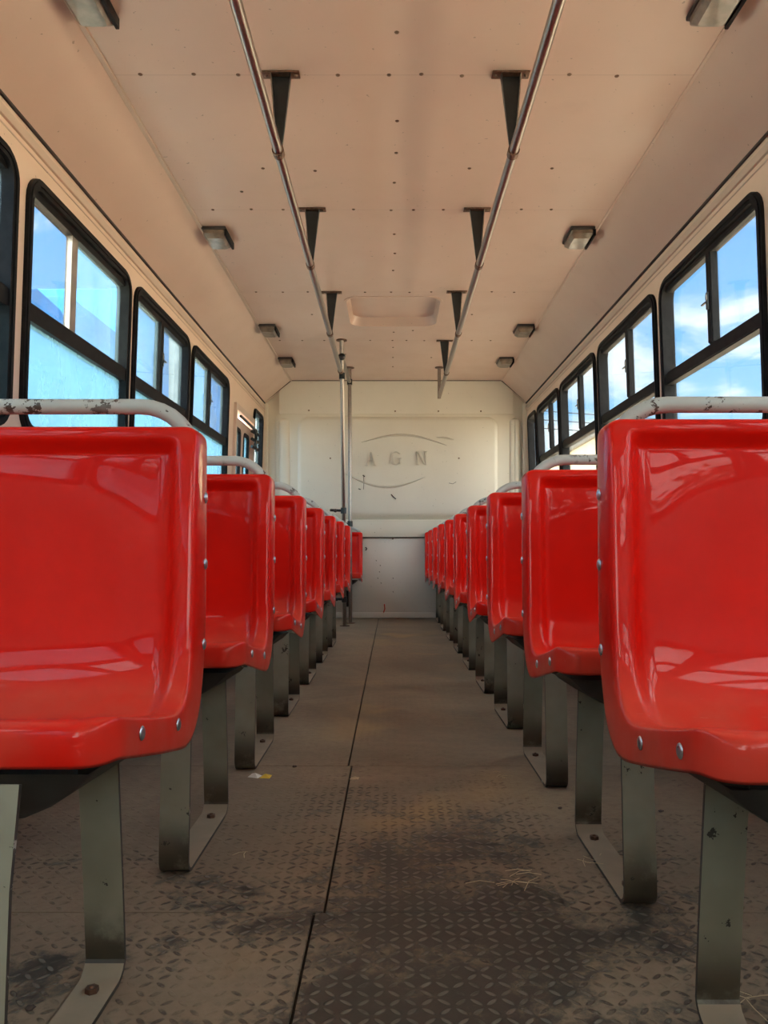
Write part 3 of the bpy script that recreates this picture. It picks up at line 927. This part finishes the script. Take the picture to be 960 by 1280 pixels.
# two floor-to-ceiling poles and the short upper rail between them
def pole(x0, y0, x1, y1, label, clamps):
    r = empty('grab_pole', (x1, y1, 0))
    o = Vector((x1, y1, 0)); A = Vector((x1, y1, 0))-o; B = Vector((x0, y0, ZC))-o
    bm = bmesh.new(); tube(bm, [A.lerp(B, t/12) for t in range(13)], .0150, 18); link('pole_tube', bm, M['chrome'], r, auto=60)
    bm = bmesh.new(); tube(bm, [A, A+Vector((0, 0, .006))], .038, 18); link('floor_flange', bm, M['rusty'], r, auto=40)
    bm = bmesh.new(); tube(bm, [B, B-Vector((0, 0, .006))], .038, 18); link('ceiling_flange', bm, M['rusty'], r, auto=40)
    for z in clamps:
        p = A.lerp(B, z/ZC)
        bm = bmesh.new(); tube(bm, [p-Vector((0, 0, .022)), p+Vector((0, 0, .022))], .021, 16)
        if z < 1.2: tube(bm, [p, p+Vector((-.10, -.0, .004))], .010, 8); dome(bm, p+Vector((-.06, 0, 0)), (0, -1, 0), .014, .02)
        link('clamp', bm, M['black_metal'], r, auto=40)
    return tag(r, label, 'pole')
pole(-.353, 5.60, -.366, 6.20, 'leaning chrome grab pole left of the aisle, nearer one of the two', (ZR, .88, .21))
pole(-.341, 6.43, -.335, 6.44, 'upright chrome grab pole nearest the rear wall, left of the aisle', (ZR+.12, .80))
r = empty('upper_handrail', (-.353, 5.62, 1.945))
bm = bmesh.new(); tube(bm, [(0, 0, 0), (.012, .81, -.005)], .0145, 16); link('rail_tube', bm, M['chrome'], r, auto=60)
bm = bmesh.new(); bmesh.ops.create_uvsphere(bm, u_segments=16, v_segments=10, radius=.026); link('ball_joint', bm, M['black_metal'], r)
tag(r, 'short chrome rail with black ball joint linking the two grab poles', 'handrail')

# ------------------------------------------------------------------ ceiling lamps
def lamp(x, y, label, first_=[None]):
    if first_[0] is None:
        r = empty('ceiling_lamp', (x, y, ZC)); first_[0] = r
        bm = bmesh.new(); box(bm, -.056, .056, -.095, .095, -.014, 0, .004); link('lamp_base', bm, M['lamp_base'], r, auto=40)
        bm = bmesh.new()
        lo = rrect(-.050, .050, -.088, .088, .012, 3); li = rrect(-.036, .036, -.066, .066, .012, 3)
        rings = [[bm.verts.new((a, b, z)) for a, b in lp] for lp, z in ((lo, -.012), (lo, -.030), (li, -.046))]
        for R1, R2 in zip(rings, rings[1:]):
            for i in range(len(R1)):
                j = (i+1) % len(R1); bm.faces.new((R1[i], R1[j], R2[j], R2[i]))
        bm.faces.new(rings[-1]); link('lamp_lens', bm, M['lens'], r, auto=25)
        bm = bmesh.new(); box(bm, -.060, -.049, -.088, .088, -.040, -.010, .002); link('side_clip', bm, M['rubber'], r)
        bm = bmesh.new(); dome(bm, (0, -.091, -.014), (0, 0, -1), .005, .005, 10, 3); link('lamp_screw', bm, M['screw'], r)
    else:
        r = copy_tree(first_[0], None, (x, y, ZC))
    if x < 0: r.rotation_euler.z = pi
    tag(r, label, 'lamp', 'small lamps along the ceiling edges')
for i, y in enumerate((2.13, 3.74, 5.30, 6.18)):
    w_ = ['nearest the camera', 'second from the camera', 'third from the camera', 'nearest the rear wall'][i]
    lamp(-.815, y, 'small boxy ceiling lamp on the left edge, '+w_)
    lamp(.872, y, 'small boxy ceiling lamp on the right edge, '+w_)

# ------------------------------------------------------------------ litter on the floor
def fx(px, py):
    Y = 567/(py-691); return ((px-490)/1000*Y, Y)
x, y = fx(325, 972)
r = empty('paper_scrap', (x, y, .001))
bm = bmesh.new()
for a, b, c_, mi in ((-.028, 0, .012, 0),):
    vs = [bm.verts.new(q) for q in ((-.030, -.006, .002), (-.004, -.010, .0), (.004, .010, .001), (-.022, .012, .006), (-.012, .0, .011))]
    for i in range(4): bm.faces.new((vs[i], vs[(i+1) % 4], vs[4]))
link('paper', bm, M['paper'], r, smooth=False)
bm = bmesh.new(); vs = [bm.verts.new(q) for q in ((.0, -.008, .0), (.026, -.012, .0), (.030, .004, .004), (.006, .010, .003), (.014, 0, .009))]
for i in range(4): bm.faces.new((vs[i], vs[(i+1) % 4], vs[4]))
link('yellow_end', bm, M['yellow'], r, smooth=False)
tag(r, 'crumpled white and yellow paper scrap on the floor beside a left seat leg', 'litter')
x, y = fx(443, 974)
bm = bmesh.new(); vs = [bm.verts.new(q) for q in ((-.012, -.004, 0), (.010, -.006, .0), (.013, .005, .003), (-.008, .006, .002), (0, 0, .006))]
for i in range(4): bm.faces.new((vs[i], vs[(i+1) % 4], vs[4]))
o = link('wrapper_scrap', bm, M['straw'], None, smooth=False, loc=(x, y, .001)); tag(o, 'tiny pale scrap lying on the aisle seam', 'litter')
def straw(px, py, ln, ang, label, n=1, grp=None):
    x, y = fx(px, py); bm = bmesh.new()
    for k in range(n):
        a = ang + (random.uniform(-1.2, 1.2) if k else 0); l = ln*(random.uniform(.4, 1) if k else 1)
        ox, oy = (random.uniform(-.03, .03), random.uniform(-.025, .025)) if k else (0, 0)
        z = .0015+.002*k
        p0 = Vector((ox-math.cos(a)*l/2, oy-math.sin(a)*l/2, z)); p2 = Vector((ox+math.cos(a)*l/2, oy+math.sin(a)*l/2, z+.001)); p1 = (p0+p2)/2+Vector((-math.sin(a), math.cos(a), .6))*l*.08
        tube(bm, [p0, p1, p2], .0006, 5)
    o = link('straw_tuft' if n > 1 else 'straw', bm, M['straw'], None, loc=(x, y, 0)); tag(o, label, 'straw', grp)
straw(647, 1107, .07, .1, 'tuft of dry straw on the floor right of the aisle', 9)
straw(600, 1105, .05, .02, 'straight dry straw pointing at the straw tuft')
straw(745, 1078, .06, 2.2, 'dry straw lying against the second right seat leg', 5)
straw(633, 971, .03, .1, 'small straw bits beside the aisle near the third right seat', 4)
straw(938, 1255, .07, .5, 'dry straws on the floor behind the nearest right leg', 5)
straw(300, 1068, .03, .5, 'pale straw crumb between aisle seam and second left seat', 2)
def crumb(px, py, s_, label):
    x, y = fx(px, py); bm = bmesh.new(); bmesh.ops.create_icosphere(bm, subdivisions=2, radius=s_)
    for v in bm.verts:
        v.co *= random.uniform(.7, 1.2); v.co.z *= .45
    o = link('crumb', bm, M['stone'], None, loc=(x, y, s_*.4)); tag(o, label, 'crumb')
crumb(12, 1095, .007, 'dark crumb of dirt on the floor at the far left')
crumb(38, 1262, .006, 'dark crumb of dirt beside the nearest left leg')
crumb(700, 1011, .005, 'tiny dark crumb beside the third right seat leg')
crumb(368, 959, .006, 'tiny dark crumb beyond the paper scrap')
crumb(826, 1015, .006, 'tiny dark crumb behind the second right seat leg')

# ------------------------------------------------------------------ outside
bm = bmesh.new(); box(bm, -120, 120, -60, 180, -1.2, -.95)
gr = struct(link('ground', bm, M['ground'], smooth=False), 'dusty yard around the bus')
# blue building seen through the left windows
b = empty('blue_building', (-11, 36, -.95))
bm = bmesh.new(); box(bm, -4, 2, -8.5, 26, 0, 10.6, .03); link('building_wall', bm, M['blue_wall'], b, smooth=False)
bm = bmesh.new(); box(bm, -4, 1.96, -13.5, -8.45, 0, 8.75, .03); link('side_wing', bm, M['blue_wall'], b, smooth=False)
bm = bmesh.new()
pts = [(-16.6, 0), (-13.4, 0), (-13.4, 7.9), (-14.2, 8.15), (-15.6, 8.25), (-16.6, 7.9)]
A = [bm.verts.new((1.95, y, z)) for y, z in pts]; B = [bm.verts.new((-4, y, z)) for y, z in pts]
bm.faces.new(A); bm.faces.new(B[::-1])
for i in range(6): bm.faces.new((A[i], A[(i+1) % 6], B[(i+1) % 6], B[i]))
link('gabled_shed', bm, M['blue_wall'], b, smooth=False)
for k in range(5):
    bm = bmesh.new(); box(bm, 1.98, 2.08, -6+k*6.2, -4+k*6.2, 3.0, 4.6, .02); f_ = link('building_window', bm, M['black_metal'], b, smooth=False)
tag(b, 'long blue painted building outside the left windows', 'building')
# pale building and poles on the right
b = empty('cream_building', (17, 60, -.95))
bm = bmesh.new(); box(bm, -4.5, 6, -14, 22, 0, 8.6, .03); link('building_wall', bm, M['cream_build'], b, smooth=False)
bm = bmesh.new(); box(bm, -4.7, 6.2, -14.2, 22.2, 8.6, 8.95, .03); link('parapet', bm, M['concrete'], b, smooth=False)
tag(b, 'low cream building seen through the far right windows', 'building')
bm = bmesh.new(); tube(bm, [(0, 0, 0), (0, 0, 9.5)], [.16, .11], 16)
o = link('utility_pole', bm, M['concrete'], None, loc=(-5.0, 18.4, -.95), auto=60); tag(o, 'pale concrete utility pole outside the left windows', 'pole')
for k, z in enumerate((4.35, 4.62, 4.9)):
    bm = bmesh.new(); pts = []
    for i in range(21):
        t = i/20; pts.append((4+56*t, 25+3*t, z+.15 - .2*k*t - .8*4*t*(1-t)))
    tube(bm, pts, .014, 6)
    o = link('power_cable', bm, M['rubber'], None, auto=60)
    tag(o, ('lowest', 'middle', 'highest')[k]+' thin power cable across the sky outside the right windows', 'cable', 'power cables outside')
# trees in front of the bus, mirrored in the glossy seats
def tree(seed, hgt, cr):
    rnd = random.Random(seed); r = empty('tree')
    bm = bmesh.new(); tube(bm, [(0, 0, 0), (.1, .05, hgt*.3), (0, .1, hgt*.55), (.1, 0, hgt*.8)], [.28, .2, .14, .05], 10)
    for k in range(6):
        a = rnd.uniform(0, 6.28); z = hgt*rnd.uniform(.35, .6)
        tube(bm, [(0, 0, z), (math.cos(a)*cr*.4, math.sin(a)*cr*.4, z+hgt*.12), (math.cos(a)*cr*.75, math.sin(a)*cr*.75, z+hgt*.2)], [.1, .07, .03], 7)
    link('trunk', bm, M['bark'], r)
    bm = bmesh.new()
    cl = [(rnd.gauss(0, cr*.45), rnd.gauss(0, cr*.45), hgt*rnd.uniform(.5, .98)) for _ in range(16)]
    for _ in range(3000):
        c = rnd.choice(cl); rr = cr*.42
        p = Vector((rnd.gauss(c[0], rr*.5), rnd.gauss(c[1], rr*.5), rnd.gauss(c[2], rr*.42)))
        u = Vector((rnd.gauss(0, 1), rnd.gauss(0, 1), rnd.gauss(0, 1))).normalized(); v = u.orthogonal().normalized(); s_ = rnd.uniform(.09, .2)
        bm.faces.new([bm.verts.new(p+u*s_), bm.verts.new(p+v*s_*.5), bm.verts.new(p-u*s_), bm.verts.new(p-v*s_*.5)])
    link('foliage', bm, M['leaf'], r, smooth=False)
    return r
for k, (x, y, hgt, cr) in enumerate(((-3.8, -14, 6.6, 2.3), (3.2, -17, 7.4, 2.6), (7.8, -15, 6.0, 2.2))):
    o = tree(k+3, hgt, cr); o.location = (x, y, -.95)
    tag(o, ('leafy tree ahead of the bus, left one of three', 'tall leafy tree ahead of the bus, middle one of three', 'leafy tree ahead of the bus, right one of three')[k], 'tree', 'trees ahead of the bus')

# ------------------------------------------------------------------ world, sun, camera
w = bpy.data.worlds.new('sky'); S.world = w; w.use_nodes = True
nt = w.node_tree; nt.nodes.clear()
def nn(t, **k):
    n = nt.nodes.new(t)
    for a, b in k.items(): setattr(n, a, b)
    return n
def mth(op, a, b=0., clamp=False):
    n = nn('ShaderNodeMath', operation=op, use_clamp=clamp)
    for i, v in enumerate((a, b)):
        if hasattr(v, 'is_output'): nt.links.new(v, n.inputs[i])
        else: n.inputs[i].default_value = v
    return n.outputs[0]
def rmp(f, a, b, lo=0., hi=1.):
    n = nn('ShaderNodeMapRange', interpolation_type='SMOOTHSTEP'); nt.links.new(f, n.inputs[0])
    for i, v in enumerate((a, b, lo, hi)): n.inputs[i+1].default_value = v
    return n.outputs[0]
tc = nn('ShaderNodeTexCoord'); sp = nn('ShaderNodeSeparateXYZ'); nt.links.new(tc.outputs['Generated'], sp.inputs[0])
z = sp.outputs[2]
def mixc(f, a, b):
    n = nn('ShaderNodeMix', data_type='RGBA')
    for i, v in ((0, f), (6, a), (7, b)):
        if hasattr(v, 'is_output'): nt.links.new(v, n.inputs[i])
        else: n.inputs[i].default_value = (*v, 1) if isinstance(v, tuple) else v
    return n.outputs[2]
sky = mixc(rmp(z, .0, .55), (.42, .70, .96), (.10, .37, .88))
zz = mth('ADD', mth('MAXIMUM', z, 0.), .18)
cb = nn('ShaderNodeCombineXYZ'); nt.links.new(mth('DIVIDE', sp.outputs[0], zz), cb.inputs[0]); nt.links.new(mth('DIVIDE', sp.outputs[1], zz), cb.inputs[1])
cb.inputs[2].default_value = 2.7
n1 = nn('ShaderNodeTexNoise'); nt.links.new(cb.outputs[0], n1.inputs['Vector']); n1.inputs['Scale'].default_value = 2.1; n1.inputs['Detail'].default_value = 8; n1.inputs['Roughness'].default_value = .58; n1.inputs['Distortion'].default_value = .5
cl = rmp(n1.outputs['Fac'], .44, .60)
sky = mixc(cl, sky, (.92, .96, 1.0))
sky = mixc(rmp(z, 0., -.03), sky, (.30, .25, .19))
# sky ahead (sun side) and overhead boosted, out of view, to fill the interior
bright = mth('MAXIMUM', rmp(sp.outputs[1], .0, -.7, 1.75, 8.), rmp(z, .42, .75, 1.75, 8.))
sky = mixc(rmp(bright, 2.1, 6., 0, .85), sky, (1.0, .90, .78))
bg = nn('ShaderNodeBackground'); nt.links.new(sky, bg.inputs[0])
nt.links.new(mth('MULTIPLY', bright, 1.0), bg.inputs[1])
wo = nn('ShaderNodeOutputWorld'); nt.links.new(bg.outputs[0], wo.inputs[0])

su = bpy.data.lights.new('sun', 'SUN'); su.energy = 34.0; su.angle = math.radians(.6); su.color = (1, .88, .70)
so = bpy.data.objects.new('sun', su); C.objects.link(so)
so.rotation_euler = Vector((.0, .52, -.86)).to_track_quat('-Z', 'Y').to_euler()

cam = bpy.data.cameras.new('camera'); co = bpy.data.objects.new('camera', cam); C.objects.link(co)
co.location = (0, 0, .567); co.rotation_euler = (pi/2, 0, 0)
cam.sensor_fit = 'VERTICAL'; cam.sensor_height = 36; cam.lens = 1000/1280*36
cam.shift_x = -10/1280; cam.shift_y = 51/1280; cam.clip_start = .02; cam.clip_end = 500
S.camera = co
S.view_settings.view_transform = 'Standard'; S.view_settings.look = 'None'
S.view_settings.gamma = 1; S.view_settings.use_curve_mapping = False
S.view_settings.exposure = .36
S.cycles.max_bounces = 12; S.cycles.diffuse_bounces = 8; S.cycles.glossy_bounces = 4; S.cycles.transparent_max_bounces = 16
S.cycles.transmission_bounces = 6
S.cycles.sample_clamp_indirect = 6
S.cycles.use_denoising = True
S.cycles.caustics_reflective = False; S.cycles.caustics_refractive = False
